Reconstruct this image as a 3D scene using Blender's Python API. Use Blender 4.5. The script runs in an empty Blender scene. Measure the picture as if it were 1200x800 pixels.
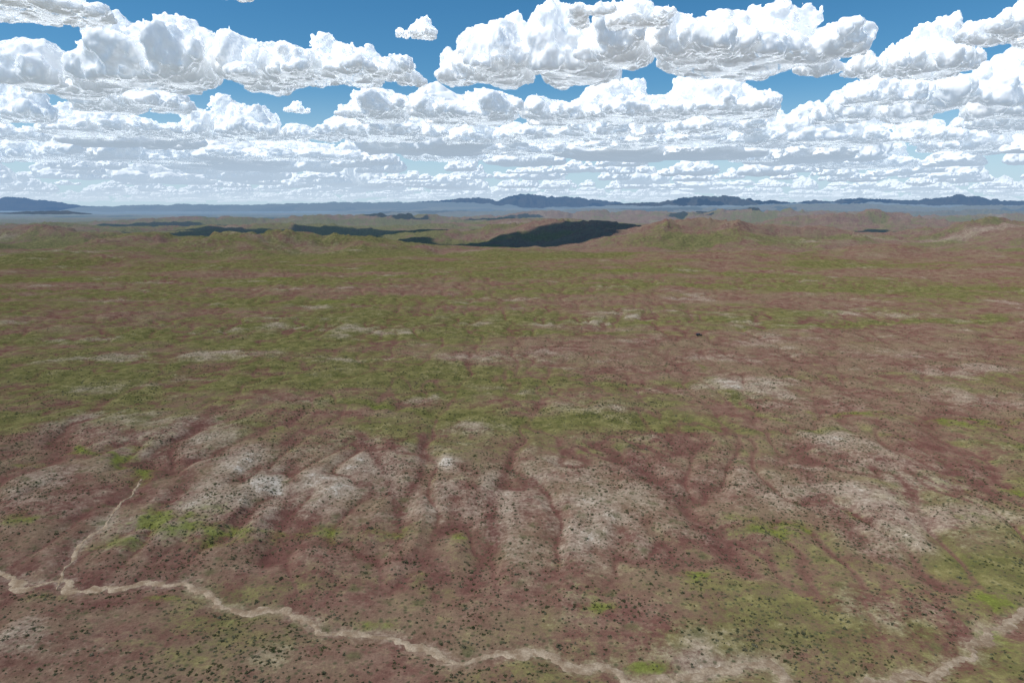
import bpy, math, time, numpy as np
from mathutils import Vector
T0 = time.time()
rng = np.random.default_rng(7)
scene = bpy.context.scene
FPX, PITCH, CAMH = 811.0, math.radians(10.8), 100.0
cp, sp = math.cos(PITCH), math.sin(PITCH)

# ---------------------------------------------------------------- survey helpers
def ray(u, v):
    x = (u-600)/FPX; yu = -(v-400)/FPX
    return x, cp+yu*sp, -sp+yu*cp
def gp(u, v, z=0.0):
    """where the sight line from the drone meets height z -> world x,y"""
    x, y, zz = ray(u, v); t = (z-CAMH)/zz
    return x*t, y*t

# ---------------------------------------------------------------- 2D noise
_r = np.random.default_rng(1234); _ga = _r.uniform(0, 2*math.pi, 4096)
_GC = np.cos(_ga).astype(np.float32); _GS = np.sin(_ga).astype(np.float32); _PM = _r.permutation(4096).astype(np.int32)
def perlin(x, y, seed=0):
    x = np.asarray(x, np.float64); y = np.asarray(y, np.float64)
    x0 = np.floor(x); y0 = np.floor(y); fx = (x-x0).astype(np.float32); fy = (y-y0).astype(np.float32)
    ix = x0.astype(np.int32); iy = y0.astype(np.int32)
    p0 = _PM[(ix+seed*131) & 4095]; p1 = _PM[(ix+1+seed*131) & 4095]
    def g(p, dx, dy):
        a = _PM[(p+iy+dy) & 4095]
        return _GC[a]*(fx-dx)+_GS[a]*(fy-dy)
    sx = fx*fx*fx*(fx*(fx*6-15)+10); sy = fy*fy*fy*(fy*(fy*6-15)+10)
    a = g(p0,0,0); b = g(p1,1,0); c = g(p0,0,1); d = g(p1,1,1)
    top = a+(b-a)*sx
    return (top+((c+(d-c)*sx)-top)*sy)*1.5
def fbm(x, y, wl, octs=4, seed=0, gain=0.5):
    s = 0; a = 1; n = 0
    for o in range(octs):
        s = s + a*perlin(x/wl+17.3*o, y/wl-9.1*o, seed+o*7); n += a; a *= gain; wl /= 2.03
    return s/n
def sstep(a, b, x):
    t = np.clip((x-a)/(b-a), 0, 1); return t*t*(3-2*t)

# ---------------------------------------------------------------- surveyed ground features
def blob(X, Y, u, v, ru, rv, wx=0, wy=0):
    cx, cy = gp(u, v); y1 = gp(u, v-rv)[1]; y0 = gp(u, v+rv)[1]
    ry = max((y1-y0)/2, 1.0); rx = ru/FPX*cy
    return np.exp(-(((X-cx+wx*rx)/rx)**2+((Y-(y1+y0)/2+wy*ry)/ry)**2))
def polydist(X, Y, pts):
    d = np.full(X.shape, 1e9)
    for (ax, ay), (bx, by) in zip(pts[:-1], pts[1:]):
        vx, vy = bx-ax, by-ay; L = vx*vx+vy*vy+1e-9
        t = np.clip(((X-ax)*vx+(Y-ay)*vy)/L, 0, 1)
        d = np.minimum(d, np.hypot(X-ax-t*vx, Y-ay-t*vy))
    return d
PALE = [(280,572,62,42,.95),(275,545,30,18,.5),(395,575,48,38,.85),(520,590,45,40,.5),(525,545,14,9,.8),(690,620,85,62,.65),(640,560,55,30,.3),
        (850,565,95,35,.35),(820,760,70,30,.6),(1000,600,70,45,.3),(1040,540,80,30,.35),(180,500,60,18,.5),(100,492,40,10,.7),
        (30,570,45,30,.5),(330,615,50,25,.3),(900,460,60,18,.7),(1060,720,80,30,.5),(230,520,60,25,.5),
        (1165,470,60,14,.6),(700,378,16,5,1.),(640,380,18,4,.8),(750,373,18,4,.8),(60,302,50,3,.45),
        (590,600,22,40,.4),(40,765,60,25,.5),(20,745,30,20,.5),(700,480,70,10,.5),(960,520,60,14,.5),(120,455,60,7,.5),(420,385,60,6,.5),(990,366,40,4,.6),
        (1100,560,60,18,.4),(560,420,80,6,.5),(300,770,60,20,.4),(560,500,50,7,.5),(350,470,50,6,.5),(830,420,60,6,.5),(1080,415,60,5,.5),(230,420,50,5,.5)]
GREEN = [(235,618,80,20,.9),(180,612,30,18,.6),(290,630,50,16,.6),(535,633,14,9,.8),(920,618,42,12,.95),(1130,607,30,8,.9),(1125,565,22,8,.8),(705,713,40,9,.75),
         (490,673,20,7,.75),(808,674,30,10,.85),(990,597,20,9,.7),(25,606,35,10,.8),(1128,494,52,7,1.1),(750,778,45,8,.8),(1180,705,40,22,.7),(1150,740,30,22,.6),
         (600,762,25,6,.6),(130,524,70,7,.6),(160,535,30,25,.6),(150,560,16,14,.7),(1000,490,50,6,.7),(400,622,60,12,.6),(850,610,40,12,.5),(650,660,80,14,.4),
         (440,735,30,6,.6),(190,700,70,8,.45),(60,700,60,10,.4),(960,700,120,14,.35),(880,780,60,8,.5),(960,790,50,8,.45),(760,378,14,4,1.),(1195,575,20,10,.7),
         (20,545,30,6,.6),(480,620,40,10,.5),(1080,700,60,20,.35),(720,690,60,12,.4),(540,655,40,12,.4)]
STRIPES = [ # green bottoms: meandering swales
   ([(380,470),(470,482),(600,492),(760,500),(900,505),(1040,512),(1300,530)],7,.75),
   ([(-100,352),(150,346),(330,356),(480,350),(640,342),(800,345),(1000,340),(1300,338)],20,.65),
   ([(-100,405),(150,398),(360,404),(560,390),(700,392),(850,388),(1000,379),(1300,372)],11,.75),
   ([(-100,325),(200,330),(420,326),(600,320),(800,314)],46,.65),
   ([(-100,440),(100,436),(260,450),(420,440),(600,445),(760,436)],6,.4),
   ([(820,430),(860,470),(910,495),(960,512)],3,.5),
   ([(85,520),(150,532),(160,570)],2.2,.9),
   ([(440,480),(500,460),(560,462),(640,450)],4,.4)]
DRAIN = [([(425,510),(450,560),(470,600),(460,640)],2.4,1.),([(600,535),(590,570),(572,600),(575,630),(545,690)],2.6,1.1),
         ([(740,535),(790,580),(830,625),(880,670)],3.4,1.),([(700,520),(760,560)],3,.8),([(500,510),(490,560),(470,600)],2.2,.9),([(340,540),(335,600),(320,650)],2.6,.9),
         ([(160,540),(215,560),(200,600)],4,.8),([(250,480),(210,520),(165,560)],5,.8),([(930,520),(960,580),(1010,640),(1100,680)],4,.8),([(1100,470),(1090,520),(1150,570)],6,.6),
         ([(120,470),(60,520),(90,600),(80,680)],4,.6)]
CREEK1 = [(-60,664),(0,672),(35,684),(62,679),(80,688),(120,690),(165,684),(205,680),(235,690),(262,708),(290,712),(325,716),(352,722),(385,738),(430,742),(465,744),(500,758),(540,772),(580,764),(620,767),(650,764),(668,778),(705,780),(740,793),(790,796),(822,790),(838,777),(868,780),(895,778),(915,794),(935,808),(960,818),(1000,812),(1030,800),(1070,790),(1105,783),(1140,765),(1152,745),(1180,732),(1205,715),(1235,690),(1300,670)]
CREEK2 = [(165,560),(158,575),(150,583),(138,592),(128,602),(124,612),(112,622),(100,630),(92,642),(84,650),(80,660),(72,672),(70,686)]
def P(l): return [gp(u, v) for u, v in l]
def smooth_path(pts, n=8):
    pts = [pts[0]]+list(pts)+[pts[-1]]; out = []
    for i in range(1, len(pts)-2):
        p0, p1, p2, p3 = [np.array(pts[i+k]) for k in (-1, 0, 1, 2)]
        for k in range(n):
            t = k/n
            out.append(0.5*((2*p1)+(-p0+p2)*t+(2*p0-5*p1+4*p2-p3)*t*t+(-p0+3*p1-3*p2+p3)*t**3))
    out.append(np.array(pts[-2])); return out
def wiggle(path, amp, wl, seed):
    a = np.array(path); dx = perlin(a[:, 0]/wl, a[:, 1]/wl, seed); dy = perlin(a[:, 0]/wl, a[:, 1]/wl, seed+5)
    return list(zip(a[:, 0]+amp*dx, a[:, 1]+amp*dy))
C1 = wiggle(smooth_path(P(CREEK1), 5), 2.4, 7, 3); C2 = wiggle(smooth_path(P(CREEK2), 4), 1.5, 6, 9)

HILLS = [ # u, distance, height, half width, half depth
   (250,1750,42,380,180),(60,2000,40,330,200),(420,1850,22,240,160),(560,2500,30,400,220),(820,2050,66,260,210),(700,2400,48,260,230),(940,2200,48,220,190),
   (1130,2150,58,250,210),(1260,1800,40,240,220),(1050,1500,18,160,110),(860,1450,14,150,100),(150,1350,14,200,110),(30,2800,34,500,300),(330,3000,40,500,260),(640,3300,46,500,260),(1000,3400,78,600,350),(200,4200,36,800,400),
   (480,4600,56,900,400),(900,5000,92,900,500),(1230,4500,80,700,500),(700,5800,84,1100,500)]
def fingers(X, Y, wx):
    """drainage fingers running toward the creek; 0 in gully floor, 1 on the spur between"""
    n = fbm(X+10*wx, (Y+15*wx)*.36, 32, 3, 501)
    return np.clip(np.abs(n)*4.2, 0, 1)
def fing_band(Y):
    return np.interp(Y, [0, 140, 165, 190, 280, 330, 420, 520, 560, 640, 720, 900, 1100, 1500], [0, .15, .4, .95, .85, .5, .6, .55, .95, .95, .6, .7, .6, .3])
def height(X, Y):
    R = np.hypot(X, Y)
    wx = fbm(X, Y, 60, 2, 11)
    z = 2.0*fbm(X, Y, 90, 3, 1)*sstep(60, 250, R)
    m = R < 1500
    if m.any():
        x, y = X[m], Y[m]; w = wx[m]
        zz = 0.15*fbm(x, y, 9, 2, 2)+(1.9+1.2*sstep(450, 900, y))*(fingers(x, y, w)-.5)*fing_band(y)*sstep(1500, 1200, R[m])
        for u, v, a, b, s in PALE:
            if v > 440: zz += 1.1*s*blob(x, y, u, v, a*1.15, b*1.2, w*.5, w*.5)
        for l, w_, s in DRAIN:
            zz -= 1.3*s*np.exp(-(polydist(x+2*w, y, P(l))/(w_*2.0))**2)
        d = np.full(x.shape, 999.); mn = np.hypot(x, y) < 330
        d[mn] = np.minimum(polydist(x[mn], y[mn], C1), polydist(x[mn], y[mn], C2)+1.0)
        zz *= sstep(3, 14, d)
        z[m] += zz; z[m] *= 0.25+0.75*sstep(4, 18, d); z[m] -= 0.7*np.exp(-(d/4.5)**4)
    m = R > 600
    if m.any():
        x, y, r = X[m], Y[m], R[m]; w = wx[m]
        rid = 1-np.abs(fbm(x+60*w, y, 330, 4, 21))*2.6
        zz = sstep(900, 2200, r)*(32*fbm(x, y, 800, 4, 5)+9*rid-8)+sstep(600, 1500, r)*12*fbm(x, y, 260, 4, 8)
        e = 0
        for u, D, h, a, b in HILLS:
            cx = (u-600)/FPX*D
            e = e+h*np.exp(-(((x-cx)/a)**2+((y-D)/b)**2)**1.1)
        zz += e*(.75+0.5*rid)
        zz += sstep(6000, 14000, r)*(45*fbm(x, y, 5200, 3, 41)-10)
        z[m] += zz
    return z

# ---------------------------------------------------------------- node helper
class NT:
    def __init__(s, tree): s.t = tree; tree.nodes.clear()
    def n(s, typ, ins=None, **kw):
        nd = s.t.nodes.new(typ)
        for k, v in kw.items(): setattr(nd, k, v)
        for k, v in (ins or {}).items():
            if isinstance(v, bpy.types.NodeSocket): s.t.links.new(v, nd.inputs[k])
            else: nd.inputs[k].default_value = v
        return nd
    def math(s, op, a, b=0.0, c=0.0, clamp=False):
        return s.n('ShaderNodeMath', {0: a, 1: b, 2: c}, operation=op, use_clamp=clamp).outputs[0]
    def mix(s, f, a, b, bt='MIX'):
        nd = s.n('ShaderNodeMix', None, data_type='RGBA', blend_type=bt)
        for i, v in ((0, f), (6, a), (7, b)):
            if isinstance(v, bpy.types.NodeSocket): s.t.links.new(v, nd.inputs[i])
            else: nd.inputs[i].default_value = v
        return nd.outputs[2]
    def noise(s, vec, scale, detail=3, rough=.55):
        return s.n('ShaderNodeTexNoise', {'Vector': vec, 'Scale': scale, 'Detail': detail, 'Roughness': rough}).outputs['Fac']
    def ramp(s, x, a, b, c=0., d=1.):
        return s.n('ShaderNodeMapRange', {0: x, 1: a, 2: b, 3: c, 4: d}, interpolation_type='SMOOTHSTEP').outputs[0]
    def attr(s, name): return s.n('ShaderNodeAttribute', None, attribute_name=name).outputs['Fac']
    def pos(s): return s.n('ShaderNodeNewGeometry').outputs['Position']
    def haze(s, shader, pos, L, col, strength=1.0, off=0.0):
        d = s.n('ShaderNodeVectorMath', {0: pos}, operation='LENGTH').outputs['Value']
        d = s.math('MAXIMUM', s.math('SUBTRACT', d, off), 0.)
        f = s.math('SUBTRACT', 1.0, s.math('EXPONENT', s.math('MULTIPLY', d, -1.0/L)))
        em = s.n('ShaderNodeEmission', {'Color': col, 'Strength': strength})  # haze is painted into the material as a glow growing with distance
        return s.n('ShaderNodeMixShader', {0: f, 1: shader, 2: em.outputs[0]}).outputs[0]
    def out(s, sh): s.n('ShaderNodeOutputMaterial', {'Surface': sh})
def newmat(name):
    m = bpy.data.materials.new(name); m.use_nodes = True
    m.cycles.emission_sampling = 'NONE'
    return m, NT(m.node_tree)
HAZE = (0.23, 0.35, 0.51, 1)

# ---------------------------------------------------------------- mesh helper
def mesh_from(name, V, F, smooth=True):
    me = bpy.data.meshes.new(name); V = np.asarray(V, np.float32); F = np.asarray(F, np.int32)
    k = F.shape[1]
    me.vertices.add(len(V)); me.vertices.foreach_set('co', V.ravel())
    me.loops.add(F.size); me.loops.foreach_set('vertex_index', F.ravel())
    me.polygons.add(len(F)); me.polygons.foreach_set('loop_start', np.arange(0, F.size, k, dtype=np.int32))
    me.polygons.foreach_set('use_smooth', np.full(len(F), smooth, bool))
    me.update(calc_edges=True)
    return me
def addobj(name, me, mat=None):
    if mat: me.materials.append(mat)
    o = bpy.data.objects.new(name, me); scene.collection.objects.link(o); return o
def gridfaces(nr, nc):
    i = np.arange(nr-1)[:, None]*nc+np.arange(nc-1)[None, :]
    return np.stack([i, i+1, i+nc+1, i+nc], -1).reshape(-1, 4)
def fattr(me, name, a):
    at = me.attributes.new(name, 'FLOAT', 'POINT'); at.data.foreach_set('value', np.asarray(a, np.float32).ravel())

# ---------------------------------------------------------------- ground
ang = np.concatenate([np.linspace(84, 40, 20)[:-1], np.linspace(40, 4.5, 480)[:-1], np.linspace(4.5, 1.0, 140)])
rr = CAMH/np.tan(np.radians(ang))
rr = np.concatenate([rr, np.geomspace(rr[-1], 160000, 130)[1:]])
az = np.concatenate([np.linspace(-180, -44, 50)[:-1], np.linspace(-44, 44, 860), np.linspace(44, 180, 50)[1:]])
A = np.radians(az)[None, :]
X = (rr[:, None]*np.sin(A)); Y = (rr[:, None]*np.cos(A)); Rg = np.hypot(X, Y)
Z = height(X, Y)
V = np.stack([X, Y, Z], -1).reshape(-1, 3)
me = mesh_from('ground', V, gridfaces(*X.shape)[:, ::-1])
if me.polygons[len(me.polygons)//2].normal.z < 0: me.flip_normals()
w1 = fbm(X, Y, 45, 3, 51); w2 = fbm(X, Y, 45, 3, 57)
def near_eval(fn, lo=0, lim=2600):
    m = (Rg < lim) & (Y > 0) & (Rg > lo); o = np.zeros(X.shape); o[m] = fn(X[m], Y[m], w1[m], w2[m]); return o
def blobs(L, k):
    out = np.zeros(X.shape)
    for u, v, ru, rv, s in L:
        y1 = gp(u, v-rv*2.6)[1]; y0 = gp(u, v+rv*2.6)[1]
        out += near_eval(lambda x, y, a, b: s*blob(x, y, u, v, ru, rv, a*k, b*k), y0*.95, y1*1.5)
    return out
pale = blobs(PALE, 1.1); green = blobs(GREEN, 1.3)
drain = near_eval(lambda x, y, a, b: sum(s*np.exp(-(polydist(x+3*a, y+3*b, P(l))/w_)**2) for l, w_, s in DRAIN), 0, 520)
stripe = near_eval(lambda x, y, a, b: sum(s*np.exp(-(polydist(x+14*a, y+14*b, P(l))/w_)**2) for l, w_, s in STRIPES), 200, 3000)
creekd = near_eval(lambda x, y, a, b: np.minimum(polydist(x, y, C1), polydist(x, y, C2)+1.5), 0, 330)
creekd[(Rg >= 330) | (Y <= 0)] = 999
fg = fingers(X, Y, fbm(X, Y, 60, 2, 11)); fb = fing_band(Y)*(Y > 0)
drain = drain+1.0*fb*sstep(.30, .0, fg)
spur = fb*sstep(.35, 1., fg)
big = fbm(X*0.5, Y, 150, 5, 61, .6)
band = fbm(X*0.22, Y, 240, 5, 71, .6)
h2 = fbm(X*.8, Y, 420, 4, 75, .6)
med = fbm(X*.6, Y, 28, 4, 77, .6)
prof = np.interp(Y, [0, 130, 180, 230, 300, 400, 500, 560, 640, 760, 900, 1300, 2000, 4000, 9000], [.48, .46, .32, .28, .44, .50, .54, .42, .40, .54, .68, .68, .62, .62, .66])
olive = prof+1.2*big+1.1*band+0.6*h2*sstep(600, 1500, Rg)+0.7*stripe-0.5*drain+.6*med
olive += 0.2*sstep(200, -500, X)*sstep(500, 800, Y)-0.2*sstep(-50, 500, X)*sstep(450, 900, Y)*sstep(4500, 1500, Y)
olive -= .25*sstep(20, 65, Z)
pk = fbm(X*0.6, Y, 50, 5, 81, .6)
pale = pale*(1-.7*np.clip(drain, 0, 1))*(1.0+1.2*fbm(X, Y, 12, 3, 83))+0.75*sstep(.10, .5, pk)*sstep(3500, 300, Rg)*(.75+.25*sstep(300, 600, Rg))
pale += 0.5*np.exp(-(creekd/3.2)**2)+.2*spur*(1+2*fbm(X, Y, 30, 3, 89))
pale += 0.6*sstep(.1, .5, fbm(X*.6, Y, 300, 4, 85, .6))*sstep(900, 2000, Rg)
gp2 = fbm(X*.5, Y, 70, 5, 91, .6)
green = green*(1+1.8*fbm(X, Y, 9, 4, 93, .6))+0.75*stripe*(0.5+1.8*gp2)+0.6*sstep(.2, .6, gp2)*sstep(1.0, .3, pale)*sstep(3500, 600, Rg)*(.25+.75*sstep(300, 700, Y))
green += 0.3*np.exp(-((creekd-5)/4)**2)*(fbm(X, Y, 20, 2, 97) > 0)
fattr(me, 'm_pale', np.clip(pale, 0, 1.3)); fattr(me, 'm_green', np.clip(green, 0, 1.3)); fattr(me, 'm_olive', np.clip(olive, -.3, 1.1))
fattr(me, 'm_drain', np.clip(drain, 0, 1))
print('ground masks', time.time()-T0)

m, t = newmat('rangeland_soil_and_grass')
pos = t.pos()
n_big = t.noise(pos, 1/40, 4, .65); n_mid = t.noise(pos, 1/8, 4, .72); n_fin = t.noise(pos, 1/1.4, 3, .75); n_tiny = t.noise(pos, 2.4, 2, .7)
def add(a, n, k, c=.5): return t.math('ADD', a, t.math('MULTIPLY', t.math('SUBTRACT', n, c), k))
c = t.mix(t.ramp(n_mid, .35, .65), (0.140, 0.067, 0.052, 1), (0.190, 0.120, 0.086, 1))
c = t.mix(t.ramp(n_big, .4, .65), c, (0.188, 0.132, 0.084, 1))
ol = add(add(add(t.attr('m_olive'), n_mid, 1.4), n_fin, .9), n_big, .8)
c = t.mix(t.ramp(ol, .25, .9), c, t.mix(t.ramp(n_mid, .3, .7), (0.084, 0.086, 0.028, 1), (0.172, 0.148, 0.060, 1)))
c = t.mix(t.math('MULTIPLY', t.attr('m_drain'), .75), c, (0.112, 0.048, 0.040, 1))
pl = add(add(t.attr('m_pale'), n_mid, 1.1), n_fin, 1.2)
c = t.mix(t.ramp(pl, .15, 1.1, 0, .82), c, t.mix(n_fin, (0.24, 0.18, 0.128, 1), (0.36, 0.295, 0.23, 1)))
c = t.mix(t.ramp(add(pl, n_tiny, .8), 1.0, 1.45, 0, .65), c, (0.46, 0.42, 0.36, 1))
gr = add(add(t.attr('m_green'), n_mid, 1.3), n_fin, 1.2)
c = t.mix(t.ramp(gr, .3, 1.3, 0, .8), c, t.mix(n_fin, (0.085, 0.112, 0.018, 1), (0.155, 0.172, 0.034, 1)))
vor = t.n('ShaderNodeTexVoronoi', {'Vector': pos, 'Scale': 0.5, 'Randomness': 1.0}).outputs['Distance']
fl = t.math('MULTIPLY', t.ramp(vor, .38, .12), t.ramp(n_big, .35, .6, .35, .85))
c = t.mix(fl, c, (0.062, 0.066, 0.034, 1))
# darker brush thickets at the scale of tens of metres
vo2 = t.n('ShaderNodeTexVoronoi', {'Vector': pos, 'Scale': 0.12, 'Randomness': 1.0}).outputs['Distance']
c = t.mix(t.math('MULTIPLY', t.ramp(vo2, .38, .1), t.ramp(n_mid, .42, .62, 0., .7)), c, (0.070, 0.070, 0.030, 1))
br = t.math('ADD', t.math('ADD', t.math('MULTIPLY', n_fin, 1.2), t.math('MULTIPLY', n_tiny, .75)), .16)
br = add(br, n_mid, .55)
hs = t.n('ShaderNodeVectorMath', {0: c, 3: br}, operation='SCALE').outputs[0]
bump = t.n('ShaderNodeBump', {'Height': n_fin, 'Strength': .6, 'Distance': .6}).outputs[0]
bs = t.n('ShaderNodeBsdfDiffuse', {'Color': hs, 'Roughness': .6, 'Normal': bump}).outputs[0]
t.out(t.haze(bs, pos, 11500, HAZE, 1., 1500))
ground = addobj('ground', me, m)

# ---------------------------------------------------------------- dry creek bed
m, t = newmat('pale_sand'); pos = t.pos()
n1 = t.noise(pos, .35, 5, .65); n2 = t.noise(pos, 2.0, 4, .7)
c = t.mix(t.ramp(n1, .35, .7), (0.23, 0.16, 0.105, 1), (0.45, 0.36, 0.26, 1))
c = t.mix(t.ramp(n2, .35, .7, 0, .55), c, (0.19, 0.14, 0.09, 1))
bump = t.n('ShaderNodeBump', {'Height': n2, 'Strength': .6, 'Distance': .3}).outputs[0]
t.out(t.n('ShaderNodeBsdfDiffuse', {'Color': c, 'Normal': bump}).outputs[0]); sandmat = m
def ribbon(name, path, width, seed, cols=7, lift=.14):
    a = np.array(path); d = np.r_[0, np.cumsum(np.hypot(*np.diff(a, axis=0).T))]
    s = np.arange(0, d[-1], .4); x = np.interp(s, d, a[:, 0]); y = np.interp(s, d, a[:, 1])
    k = np.ones(5)/5; tx = np.gradient(np.convolve(np.pad(x, 2, 'edge'), k, 'valid')); ty = np.gradient(np.convolve(np.pad(y, 2, 'edge'), k, 'valid'))
    L = np.hypot(tx, ty); nx, ny = -ty/L, tx/L
    rows = []
    wl = width*(.75+1.0*perlin(s/13, s*0, seed)+.7*perlin(s/3.1, s*0+3.3, seed+1)+.5*perlin(s/1.1, s*0+7.4, seed+4)); wr = width*(.75+1.0*perlin(s/11, s*0+9.2, seed+2)+.7*perlin(s/2.7, s*0+5.5, seed+3)+.5*perlin(s/1.2, s*0+2.6, seed+5))
    wl = np.clip(wl, .25*width, 3*width); wr = np.clip(wr, .25*width, 3*width)
    for j in range(cols):
        q = j/(cols-1); off = -wl*(1-q)+wr*q
        px, py = x+nx*off, y+ny*off
        rows.append(np.stack([px, py, height(px, py)+lift*max(math.sin(math.pi*q), 0.)**.5+.02], -1))
    V = np.stack(rows, 1).reshape(-1, 3)
    me = mesh_from(name, V, gridfaces(len(s), cols))
    if me.polygons[0].normal.z < 0: me.flip_normals()
    return addobj(name, me, sandmat)
ribbon('dry_creek_bed', C1, 1.4, 100)
ribbon('dry_creek_bed', C2, .6, 200)

# ---------------------------------------------------------------- instancing helper
def instancer(name, pts, scl, rotz, coll):
    me = bpy.data.meshes.new(name); me.vertices.add(len(pts)); me.vertices.foreach_set('co', np.asarray(pts, np.float32).ravel())
    a = me.attributes.new('scl', 'FLOAT_VECTOR', 'POINT'); a.data.foreach_set('vector', np.asarray(scl, np.float32).ravel())
    r = np.zeros((len(pts), 3), np.float32); r[:, 2] = rotz
    a = me.attributes.new('rot', 'FLOAT_VECTOR', 'POINT'); a.data.foreach_set('vector', r.ravel())
    o = addobj(name, me)
    g = bpy.data.node_groups.new(name+'_scatter', 'GeometryNodeTree')
    g.interface.new_socket('Geometry', in_out='INPUT', socket_type='NodeSocketGeometry')
    g.interface.new_socket('Geometry', in_out='OUTPUT', socket_type='NodeSocketGeometry')
    N, L = g.nodes, g.links
    i = N.new('NodeGroupInput'); ou = N.new('NodeGroupOutput'); ip = N.new('GeometryNodeInstanceOnPoints')
    ci = N.new('GeometryNodeCollectionInfo'); ci.inputs['Collection'].default_value = coll
    ci.inputs['Separate Children'].default_value = True; ci.inputs['Reset Children'].default_value = True
    na = N.new('GeometryNodeInputNamedAttribute'); na.data_type = 'FLOAT_VECTOR'; na.inputs['Name'].default_value = 'scl'
    nb = N.new('GeometryNodeInputNamedAttribute'); nb.data_type = 'FLOAT_VECTOR'; nb.inputs['Name'].default_value = 'rot'
    L.new(i.outputs[0], ip.inputs['Points']); L.new(ci.outputs[0], ip.inputs['Instance']); ip.inputs['Pick Instance'].default_value = True
    L.new(na.outputs['Attribute'], ip.inputs['Scale']); L.new(nb.outputs['Attribute'], ip.inputs['Rotation'])
    L.new(ip.outputs[0], ou.inputs[0])
    md = o.modifiers.new('scatter', 'NODES'); md.node_group = g
    return o

# ---------------------------------------------------------------- sagebrush
m, t = newmat('sagebrush_leaves')
oi = t.n('ShaderNodeObjectInfo').outputs['Random']
pos = t.pos(); nn = t.noise(pos, .12, 2)
c = t.mix(oi, (0.070, 0.085, 0.038, 1), (0.21, 0.20, 0.135, 1))
c = t.mix(t.ramp(nn, .45, .7), c, (0.090, 0.105, 0.042, 1))
d = t.n('ShaderNodeBsdfDiffuse', {'Color': c}).outputs[0]; tr = t.n('ShaderNodeBsdfTranslucent', {'Color': c}).outputs[0]
t.out(t.n('ShaderNodeMixShader', {0: .3, 1: d, 2: tr}).outputs[0]); shrubmat = m
shr = bpy.data.collections.new('sagebrush_forms')
for k in range(5):
    r2 = np.random.default_rng(50+k); n = 70
    th = r2.uniform(0, 2*math.pi, n); ph = np.arccos(r2.uniform(0, 1, n)); rad = r2.uniform(.55, 1, n)*(1+.3*np.sin(3*th+k))
    c0 = np.stack([rad*np.sin(ph)*np.cos(th)*.62, rad*np.sin(ph)*np.sin(th)*.62, .08+rad*np.cos(ph)*.5], -1)
    vs = []; fs = []
    for q in range(n):
        a = r2.normal(size=3); a /= np.linalg.norm(a); b = np.cross(a, r2.normal(size=3)); b /= np.linalg.norm(b); s = r2.uniform(.09, .19)
        i0 = len(vs); vs += [c0[q]+a*s, c0[q]+b*s*.7, c0[q]-a*s, c0[q]-b*s*.7]; fs.append([i0, i0+1, i0+2, i0+3])
    for q in range(6):
        e = c0[q*9]*.8; i0 = len(vs); vs += [np.array([.03, 0, -.15]), np.array([-.03, .02, -.15]), e, e+np.array([.01, .01, 0])]; fs.append([i0, i0+1, i0+2, i0+3])
    me = mesh_from('sagebrush_form', vs, fs, False); me.materials.append(shrubmat)
    o = bpy.data.objects.new('sagebrush_form', me); shr.objects.link(o)
def scatter(N, r0, r1, power, dens, s0, s1, seed):
    r2 = np.random.default_rng(seed); q = r2.random(N)
    r = (r0**power+(r1**power-r0**power)*q)**(1/power); a = np.radians(r2.uniform(-46, 46, N))
    x, y = r*np.sin(a), r*np.cos(a)
    keep = r2.random(N) < dens(x, y, r); x, y = x[keep], y[keep]
    s = r2.lognormal(math.log((s0*s1)**.5), .38, len(x)); s = np.clip(s, s0*.7, s1*1.7)
    z = height(x, y)-.03
    return np.stack([x, y, z], -1), np.stack([s, s, s*r2.uniform(.7, 1.1, len(x))], -1), r2.uniform(0, 6.28, len(x))
def dens(x, y, r):
    d = np.clip(.42+1.4*fbm(x, y, 38, 4, 300)+.8*fbm(x, y, 9, 2, 310), .06, 1)
    d = d*sstep(900, 300, r)
    dc = np.full(x.shape, 99.); mn = r < 330; dc[mn] = np.minimum(polydist(x[mn], y[mn], C1), polydist(x[mn], y[mn], C2)+1)
    d = np.where(dc < 2.6, 0, d); d = np.where((dc > 2.6) & (dc < 5), np.minimum(1, d+.2), d)
    return d
p, s, rz = scatter(260000, 110, 900, 1.3, dens, .23, .58, 5)
instancer('sagebrush', p, s, rz, shr)
print('shrubs', len(p), time.time()-T0)

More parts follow.
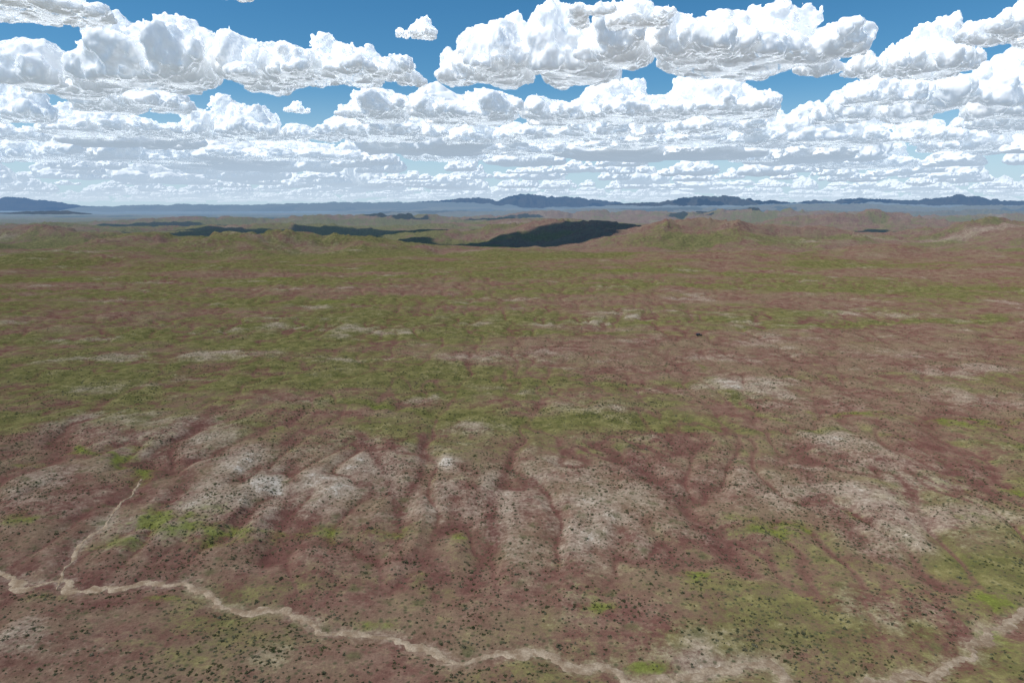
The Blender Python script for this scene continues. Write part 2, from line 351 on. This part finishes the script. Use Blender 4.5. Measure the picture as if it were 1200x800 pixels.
# ---------------------------------------------------------------- car
def build_car(x, y, rz):
    root = bpy.data.objects.new('parked_car', None); scene.collection.objects.link(root)
    def pm(name, col, rough, metal=0):
        m, t = newmat(name); nz_ = t.noise(t.pos(), 3.)
        b = t.n('ShaderNodeBsdfPrincipled', {'Base Color': t.mix(nz_, col, tuple(v*.75 for v in col[:3])+(1,)), 'Roughness': rough, 'Metallic': metal}); t.out(b.outputs[0]); return m
    paint = pm('dark_paint', (.012, .013, .016, 1), .35); glass = pm('dark_glass', (.02, .025, .03, 1), .1); rub = pm('tyre_rubber', (.015, .015, .015, 1), .9)
    def prof(name, pts, w0, w1, mat):
        n = len(pts); zs = [p[1] for p in pts]; lo, hi = min(zs), max(zs)
        vs = []
        for sgn in (-1, 1):
            for px, pz in pts:
                f = (pz-lo)/(hi-lo); vs.append((px, sgn*(w0+(w1-w0)*f), pz))
        me = bpy.data.meshes.new(name); fs = [list(range(n))[::-1], [n+i for i in range(n)]]+[[i, (i+1) % n, n+(i+1) % n, n+i] for i in range(n)]
        me.from_pydata(vs, [], fs); me.materials.append(mat); o = bpy.data.objects.new(name, me); scene.collection.objects.link(o); o.parent = root
        b = o.modifiers.new('b', 'BEVEL'); b.width = .05; b.segments = 2; return o
    prof('body', [(-2.4, .45), (-2.4, 1.0), (-2.25, 1.12), (1.1, 1.12), (2.2, 1.0), (2.4, .8), (2.4, .45)], .95, .9, paint)
    prof('cabin', [(-2.2, 1.11), (-2.0, 1.72), (.35, 1.76), (1.15, 1.11)], .86, .68, glass)
    prof('roof', [(-1.95, 1.74), (-1.9, 1.80), (.3, 1.82), (.38, 1.76)], .72, .66, paint)
    for i, (wx, wy) in enumerate([(-1.5, -.88), (-1.5, .88), (1.5, -.88), (1.5, .88)]):
        bpy.ops.mesh.primitive_cylinder_add(vertices=24, radius=.38, depth=.26, location=(wx, wy, .38), rotation=(math.pi/2, 0, 0))
        o = bpy.context.object; o.name = 'wheel_%d' % (i+1); o.data.materials.append(rub); o.parent = root
    root.location = (x, y, float(height(np.array([x]), np.array([y]))[0])+.2); root.rotation_euler[2] = rz
cx_, cy_ = gp(819, 394); build_car(cx_, cy_, .25)

# ---------------------------------------------------------------- distant ridges
def ridge(name, D, prof, depth, cols, rough, seed, dark, L=14000, up=0):
    us = np.array([p[0] for p in prof], float); ys = np.array([p[1] for p in prof], float)-up
    nu = int((us[-1]-us[0])*1.6)+20; nd = 60
    u = np.linspace(us[0], us[-1], nu); x = (u-600)/FPX*D
    hc = CAMH+D*(245-np.interp(u, us, ys))/FPX
    q = np.linspace(-1, 1, nd)[:, None]
    Xr = x[None, :]*(1+q*depth/D); Yr = D+q*depth+0*Xr
    sh = np.clip(1-np.abs(q+.25*fbm(Xr, Yr*0+.5, depth*1.2, 3, seed+9)), 0, 1)
    rg = 1-np.abs(fbm(Xr, Yr, depth*.55, 5, seed, .6))*2.6
    edge = sstep(0, .08, (u-us[0])/(us[-1]-us[0]))*sstep(0, .08, (us[-1]-u)/(us[-1]-us[0]))
    Zr = (hc[None, :]+60)*edge[None, :]*(sh**.9)*(1+rough*(rg-.75)*(1.1-.75*sh))-60
    Zr += (hc[None, :]*.10+6)*fbm(Xr, Yr*.3, depth*.22, 4, seed+3)*sh
    V = np.stack([Xr, Yr, Zr], -1).reshape(-1, 3); me = mesh_from(name, V, gridfaces(nd, nu))
    if me.polygons[len(me.polygons)//2].normal.z < 0: me.flip_normals()
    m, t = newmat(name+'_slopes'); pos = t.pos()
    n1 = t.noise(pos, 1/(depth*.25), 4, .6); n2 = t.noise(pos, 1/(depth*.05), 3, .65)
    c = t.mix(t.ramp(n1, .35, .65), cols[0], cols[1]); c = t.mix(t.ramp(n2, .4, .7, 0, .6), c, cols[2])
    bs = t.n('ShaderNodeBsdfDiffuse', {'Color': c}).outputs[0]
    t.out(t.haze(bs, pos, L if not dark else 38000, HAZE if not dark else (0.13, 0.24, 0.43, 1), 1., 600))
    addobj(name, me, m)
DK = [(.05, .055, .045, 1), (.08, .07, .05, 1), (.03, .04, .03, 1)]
BR = [(.13, .098, .072, 1), (.14, .125, .075, 1), (.065, .075, .035, 1)]
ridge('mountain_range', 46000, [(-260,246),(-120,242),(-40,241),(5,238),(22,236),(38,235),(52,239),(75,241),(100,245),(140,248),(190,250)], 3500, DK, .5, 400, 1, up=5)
ridge('mountain_range', 15000, [(-200,250),(-60,249),(0,251),(40,249.5),(90,248.5),(112,251),(135,257),(170,263)], 900, DK, .4, 410, 1, up=2)  # dark slope colours stand in for cloud shadow on this low ridge
ridge('mountain_range', 36000, [(60,250),(140,247),(220,245),(300,246),(380,243.5),(450,243),(500,242),(560,244),(640,247)], 3000, DK, .6, 420, 0, 25000, 6)
ridge('mountain_range', 40000, [(440,247),(490,242),(520,240),(545,237.5),(562,237),(583,240),(598,236),(618,232),(632,235),(642,236),(660,234.5),(680,238),(700,240),(740,243),(800,247)], 3200, DK, .9, 430, 1, up=5)
ridge('mountain_range', 27000, [(690,246),(740,243),(775,240.5),(800,237),(815,236),(835,234.5),(855,236),(880,238.5),(920,242),(980,246)], 2200, DK, .7, 440, 1, up=5)
ridge('mountain_range', 32000, [(860,247),(920,243),(1000,240),(1060,242),(1090,239),(1112,236),(1135,238),(1150,240.5),(1185,242),(1210,239),(1250,236),(1330,240),(1400,245)], 2600, DK, .7, 450, 1, up=7)
ridge('rolling_hills', 20000, [(330,253),(440,247),(520,244),(600,246),(700,243),(760,242),(860,243),(930,240),(1010,239),(1080,242),(1160,243),(1260,241),(1400,244)], 2200, BR, .7, 455, 0, up=2)
ridge('rolling_hills', 12500, [(380,255),(470,250),(560,249.5),(640,247.5),(720,247),(790,246),(860,245),(930,242.5),(990,241.5),(1040,243.5),(1100,245.5),(1160,243),(1220,241),(1300,242),(1400,246)], 1700, BR, .8, 460, 0, up=3)
ridge('rolling_hills', 8200, [(640,260),(720,255),(780,253),(860,252),(930,249),(1010,251),(1080,250),(1150,248),(1230,250),(1330,250),(1420,254)], 1000, BR, .9, 470, 0, up=3)
ridge('rolling_hills', 9500, [(-260,262),(-100,259),(60,260),(150,257),(260,255),(360,257),(450,255),(540,258),(640,260)], 1100, BR, .8, 480, 0)
print('ridges', time.time()-T0)

# ---------------------------------------------------------------- clouds
def grid_noise(shape, vox, wl, r):
    c = [int(s*vox/wl)+3 for s in shape]; g = r.normal(size=c).astype(np.float32)
    for ax in range(3):
        p_ = np.arange(shape[ax])*vox/wl+r.random()*0.9; i = np.floor(p_).astype(int); f = (p_-i).astype(np.float32); f = f*f*(3-2*f)
        sh = [1, 1, 1]; sh[ax] = -1; f = f.reshape(sh)
        g = np.take(g, i, axis=ax)*(1-f)+np.take(g, i+1, axis=ax)*f
    return g
def cloud_mesh(seed, W=2400., Dp=1700., Ht=850., vox=12.5, ncore=8, soft=15., name='cumulus_form'):
    r = np.random.default_rng(seed); a = 1/soft
    sp_ = []
    px = r.uniform(-.35, .35); py = r.uniform(-.2, .2)     # where the tallest turret stands
    for i in range(ncore):
        while True:
            x, y = r.uniform(-.92, .92), r.uniform(-.75, .75)
            if x*x+y*y < .85: break
        e = math.sqrt(max(0, 1-x*x-y*y)); e2 = math.exp(-((x-px)**2+(y-py)**2)/.22)
        R = r.uniform(.15, .27)*Ht*(.45+.5*e+.35*e2)
        zc = R*.3+r.uniform(.2, 1)*Ht*(.18*e+.48*e2)
        sp_.append((x*W/2, y*Dp/2, zc, R*1.1))
        k_ = zc-R
        while k_ > 0: sp_.append((x*W/2+r.normal()*R*.35, y*Dp/2+r.normal()*R*.2, k_, R*1.35)); k_ -= R*.9
    lv = list(sp_); allS = list(sp_)
    for nchild, k0, k1 in ((9, .32, .66), (8, .26, .6)):
        nx = []
        for (x, y, z, R) in lv:
            for _ in range(nchild):
                d = r.normal(size=3); d[2] = abs(d[2])*.9-.25; d /= np.linalg.norm(d); rr_ = R*r.uniform(k0, k1)
                q = (x+d[0]*R*1.02, y+d[1]*R*1.02, z+d[2]*R*.82, rr_)
                if q[2] > -20: nx.append(q)
        allS += nx; lv = nx
    lo = np.array([-W/2-450, -Dp/2-450, -60.]); hi = np.array([W/2+450, Dp/2+450, Ht*1.7])
    n = np.ceil((hi-lo)/vox).astype(int); S = np.full(n, 1e-5, np.float32)
    ax = [(lo[i]+np.arange(n[i])*vox).astype(np.float32) for i in range(3)]
    for (x, y, z, R) in allS:
        mg = R+4/a; i0 = []; i1 = []
        for c_, k in ((x, 0), (y, 1), (z, 2)):
            i0.append(max(0, int((c_-mg-lo[k])/vox))); i1.append(min(n[k], int((c_+mg-lo[k])/vox)+1))
        if any(i1[k] <= i0[k] for k in range(3)): continue
        xx = ax[0][i0[0]:i1[0], None, None]-x; yy = ax[1][None, i0[1]:i1[1], None]-y; zz = ax[2][None, None, i0[2]:i1[2]]-z
        S[i0[0]:i1[0], i0[1]:i1[1], i0[2]:i1[2]] += np.exp(np.minimum(a*(R-np.sqrt(xx*xx+yy*yy+zz*zz)), 30))
    f = np.log(S)/a
    for wl, am in ((260, 26), (110, 18), (55, 13), (28, 8)):
        if wl > vox*2: f += am*grid_noise(n, vox, wl, r)
    base = (ax[2][None, None, :]+20*grid_noise((n[0], n[1], 1), vox, 380, r)+7*grid_noise((n[0], n[1], 1), vox, 150, r))
    base = np.broadcast_to(base, f.shape); k = 110.
    h_ = np.clip(.5+.5*(f-base)/k, 0, 1); f = f*(1-h_)+base*h_-k*h_*(1-h_)
    f[0] = f[-1] = -9; f[:, 0] = f[:, -1] = -9; f[:, :, 0] = f[:, :, -1] = -9
    ins = f > 0
    cnt = np.zeros(tuple(q-1 for q in f.shape), np.int8)
    cor = [(i, j, k2) for i in (0, 1) for j in (0, 1) for k2 in (0, 1)]
    for i, j, k2 in cor: cnt += ins[i:f.shape[0]-1+i, j:f.shape[1]-1+j, k2:f.shape[2]-1+k2]
    act = (cnt > 0) & (cnt < 8); I, J, K = np.nonzero(act); idx = np.full(act.shape, -1, np.int64); idx[I, J, K] = np.arange(len(I))
    val = {c_: f[I+c_[0], J+c_[1], K+c_[2]] for c_ in cor}
    acc = np.zeros((len(I), 3)); cc = np.zeros(len(I))
    for c1 in cor:
        for d_ in range(3):
            if c1[d_]: continue
            c2 = list(c1); c2[d_] = 1; c2 = tuple(c2); va, vb = val[c1], val[c2]; mm = (va > 0) != (vb > 0)
            tt = np.where(mm, va/np.where(mm, va-vb, 1), 0)
            pnt = np.array(c1)[None, :]+tt[:, None]*(np.array(c2)-np.array(c1))[None, :]
            acc += pnt*mm[:, None]; cc += mm
    Vv = (np.stack([I, J, K], -1)+acc/cc[:, None])*vox+lo
    Fs = []
    for d_ in range(3):
        e1, e2 = (d_+1) % 3, (d_+2) % 3
        s0 = [slice(None)]*3; s1 = [slice(None)]*3; s0[d_] = slice(0, -1); s1[d_] = slice(1, None)
        A0, A1 = ins[tuple(s0)], ins[tuple(s1)]; q = np.stack(np.nonzero(A0 != A1), -1)
        q = q[(q[:, e1] > 0) & (q[:, e2] > 0)]; inn = A0[q[:, 0], q[:, 1], q[:, 2]]
        def cell(o1, o2):
            w = q.copy(); w[:, e1] -= o1; w[:, e2] -= o2; return idx[w[:, 0], w[:, 1], w[:, 2]]
        Q = np.stack([cell(1, 1), cell(0, 1), cell(0, 0), cell(1, 0)], -1)
        Q[~inn] = Q[~inn][:, ::-1]; Fs.append(Q)
    Fq = np.concatenate(Fs); Fq = Fq[(Fq >= 0).all(1)]
    return mesh_from(name, Vv, Fq)

def cloudmaterial(name, near):
    m, t = newmat(name); pos = t.pos()
    if near:
        pb = t.n('ShaderNodeBsdfPrincipled', {'Base Color': (.95, .95, .95, 1), 'Roughness': 1., 'Subsurface Weight': 1.0, 'Subsurface Radius': (1., 1., 1.), 'Subsurface Scale': 60., 'Specular IOR Level': 0.})
        pb.subsurface_method = 'BURLEY'; df = pb.outputs[0]
    else: df = t.n('ShaderNodeBsdfDiffuse', {'Color': (.92, .92, .92, 1)}).outputs[0]
    em = t.n('ShaderNodeEmission', {'Color': (.86, .93, 1.0, 1), 'Strength': .18}).outputs[0]  # faint glow added in place of light scattered inside the cloud
    body = t.n('ShaderNodeAddShader', {0: df, 1: em}).outputs[0]
    hz = t.haze(body, pos, 52000, (0.62, 0.74, 0.86, 1), 1., 4000)
    if near:
        fac = t.n('ShaderNodeLayerWeight', {'Blend': .5}).outputs['Facing']
        ocd = t.n('ShaderNodeTexCoord').outputs['Object']; n1 = t.noise(ocd, 1/90., 3, .7)
        sz_ = t.n('ShaderNodeSeparateXYZ', {0: ocd}).outputs[2]
        # the flat underside is dense and even, so only the puffs above it fray
        fac = t.math('ADD', fac, t.math('MULTIPLY', t.math('SUBTRACT', n1, .5), t.ramp(sz_, 20., 160., .3, 1.0)))
        al = t.ramp(fac, .42, 1.0, 1., 0.)
        tp = t.n('ShaderNodeBsdfTransparent').outputs[0]
        hz = t.n('ShaderNodeMixShader', {0: al, 1: tp, 2: hz}).outputs[0]
    t.out(hz); return m
cmat = cloudmaterial('cloud_vapour', True); cfar = cloudmaterial('distant_cloud_vapour', False)
FM = []; NF = 8
for k in range(NF):
    me = cloud_mesh(1900+k, ncore=[16, 12, 20, 11, 17, 14, 18, 13][k], Ht=[850, 760, 950, 820, 700, 1000, 880, 780][k], W=[2400, 2100, 2700, 2200, 2500, 2000, 2600, 2300][k], Dp=1500)
    me.materials.append(cmat); FM.append(me)
forms = bpy.data.collections.new('cumulus_forms')
for k in range(5):
    me = cloud_mesh(1950+k, ncore=14, vox=24., soft=18., name='distant_cumulus_form'); me.materials.append(cfar)
    forms.objects.link(bpy.data.objects.new('distant_cumulus_form', me))
print('clouds', time.time()-T0, [len(q.polygons) for q in FM])
HB = 1300.
SUN = Vector((-.60, -.22, 1.0)).normalized()
_fi = [0]
def put(ul, ur, yt, yb, form, flip=0, depth=.75):
    form = (_fi[0]*3+form) % NF; _fi[0] += 1
    u = (ul+ur)/2; yb2 = yb-12 if yb < 130 else yb-8
    x, y = gp(u, yb2, HB); w = (ur-ul)/FPX*y*1.12
    _, ry, rz = ray(u, yt); ztop = CAMH+y*rz/ry; hh = max((ztop-HB)*(1.12 if yb < 130 else 1.), 180)
    me = FM[form]; co = np.empty(len(me.vertices)*3, np.float32); me.vertices.foreach_get('co', co); co = co.reshape(-1, 3)
    sx = w/np.ptp(co[:, 0]); sz = min(hh/co[:, 2].max(), sx*1.4); sy = min(w*depth, 2000)/np.ptp(co[:, 1])
    o = bpy.data.objects.new('cumulus_cloud', me); scene.collection.objects.link(o)
    o.location = (x, y, HB); o.scale = (sx, sy, sz); o.rotation_euler[2] = (math.pi if flip else 0)+.35*math.sin(_fi[0]*2.3)
HERO = [ # left, right, top, base
 (-60,95,-25,32,1,0),(25,235,36,120,0,0),(175,350,2,112,5,1),(290,455,48,108,3,0),(250,330,-14,6,4,0),(370,440,-14,4,6,0),(468,512,42,56,4,1),
 (445,600,38,106,2,0),(545,720,0,108,5,0),(690,850,-10,84,0,1),(800,1010,12,96,3,1),(670,780,-8,40,6,0),
 (1005,1130,-5,100,2,1),(1080,1270,40,142,0,0),(990,1080,60,130,6,1),(1150,1320,-20,60,5,0),
 (-60,60,84,150,4,0),(60,215,118,168,3,0),(190,335,112,172,6,0),(335,362,116,140,1,0),(345,500,120,172,2,1),(410,560,98,150,4,1),(540,690,100,152,1,1),
 (650,800,90,150,5,0),(760,905,82,146,0,0),(850,1030,118,180,2,0),(1010,1110,130,175,3,0),(1080,1240,120,186,6,1),(690,860,140,180,4,0),
 (480,570,165,196,3,1),(560,720,150,190,0,1),(-40,110,150,196,5,1),(250,400,158,196,1,0),(130,260,160,200,2,0),(860,910,168,198,6,0),(930,1080,165,205,5,1),
 (-80,40,120,172,2,0),(960,1080,95,152,4,0),(470,600,128,174,5,0),(600,760,120,172,3,1),(800,900,120,164,1,1),(1130,1260,90,160,3,1),(90,210,90,138,5,1)]
for h_ in HERO: put(*h_)
# clouds drifting over the middle distance: their shadows darken the hills
def shadow_cloud(u, D, w, d, form):
    x, y = (u-600)/FPX*D, D
    sh = SUN*(1600/SUN.z); me = FM[form]
    o = bpy.data.objects.new('cumulus_cloud', me); scene.collection.objects.link(o)
    o.location = (x+sh.x, y+sh.y, 1600); o.scale = (w/2300, d/1900, .5)
shadow_cloud(500, 2130, 760, 480, 1); shadow_cloud(640, 2180, 420, 300, 5); shadow_cloud(740, 2280, 520, 260, 4); shadow_cloud(400, 2700, 1400, 600, 2); shadow_cloud(230, 3700, 1200, 800, 0)
shadow_cloud(970, 2800, 650, 320, 3); shadow_cloud(1000, 4000, 1400, 800, 6); shadow_cloud(1170, 2450, 420, 220, 5)
# far field
pts = []; r3 = np.random.default_rng(77)
y_ = 14500.
while y_ < 120000:
    step = 2300+y_*.03
    n = int(2*y_*.95/(2500+y_*.015))
    for i in range(n):
        if r3.random() < (.5 if y_ < 18000 else .82):
            pts.append((-y_*.95+2*y_*.95*(i+r3.uniform(0, 1))/n, y_+r3.uniform(-.5, .5)*step, HB+r3.normal()*60))
    y_ += step
pts = np.array(pts); s = r3.lognormal(-.25, .45, len(pts)).clip(.2, 1.8); hz_ = s*r3.uniform(.6, 1.25, len(pts))
instancer('distant_cumulus_field', pts, np.stack([s*r3.uniform(.9, 1.4, len(pts)), s, hz_], -1), r3.uniform(0, 6.28, len(pts)), forms)

# ---------------------------------------------------------------- light, sky, camera
w = bpy.data.worlds.new('World'); scene.world = w; w.use_nodes = True
t = NT(w.node_tree)
sky = t.n('ShaderNodeTexSky', sky_type='NISHITA'); sky.sun_disc = False
sky.sun_elevation = math.asin(SUN.z); sky.sun_rotation = math.atan2(SUN.x, SUN.y)
sky.altitude = 1500; sky.air_density = 1.0; sky.dust_density = .2; sky.ozone_density = 3.0
hsv = t.n('ShaderNodeHueSaturation', {'Hue': .49, 'Saturation': 1.3, 'Value': 1.05, 'Color': sky.outputs[0]}).outputs[0]
dirz = t.n('ShaderNodeSeparateXYZ', {0: t.n('ShaderNodeTexCoord').outputs['Generated']}).outputs[2]
col = t.mix(t.ramp(dirz, .0, .17, .9, 0.), hsv, (5.0, 6.7, 8.1, 1))
bg = t.n('ShaderNodeBackground', {'Color': col, 'Strength': .1})
t.n('ShaderNodeOutputWorld', {'Surface': bg.outputs[0]})
sd = bpy.data.lights.new('sun', 'SUN'); sd.energy = 4.0; sd.angle = math.radians(.53); sd.color = (1, .965, .91)
so = bpy.data.objects.new('sun', sd); scene.collection.objects.link(so); so.rotation_euler = SUN.to_track_quat('Z', 'Y').to_euler(); so.location = (0, 0, 500)
cd = bpy.data.cameras.new('camera'); cd.sensor_width = 36; cd.lens = FPX/1200*36; cd.clip_start = 1; cd.clip_end = 400000
co = bpy.data.objects.new('camera', cd); scene.collection.objects.link(co); co.location = (0, 0, CAMH); co.rotation_euler = (math.pi/2-PITCH, 0, 0)
scene.camera = co
scene.view_settings.view_transform = 'Standard'; scene.view_settings.look = 'None'; scene.view_settings.exposure = 0
print('done', time.time()-T0)
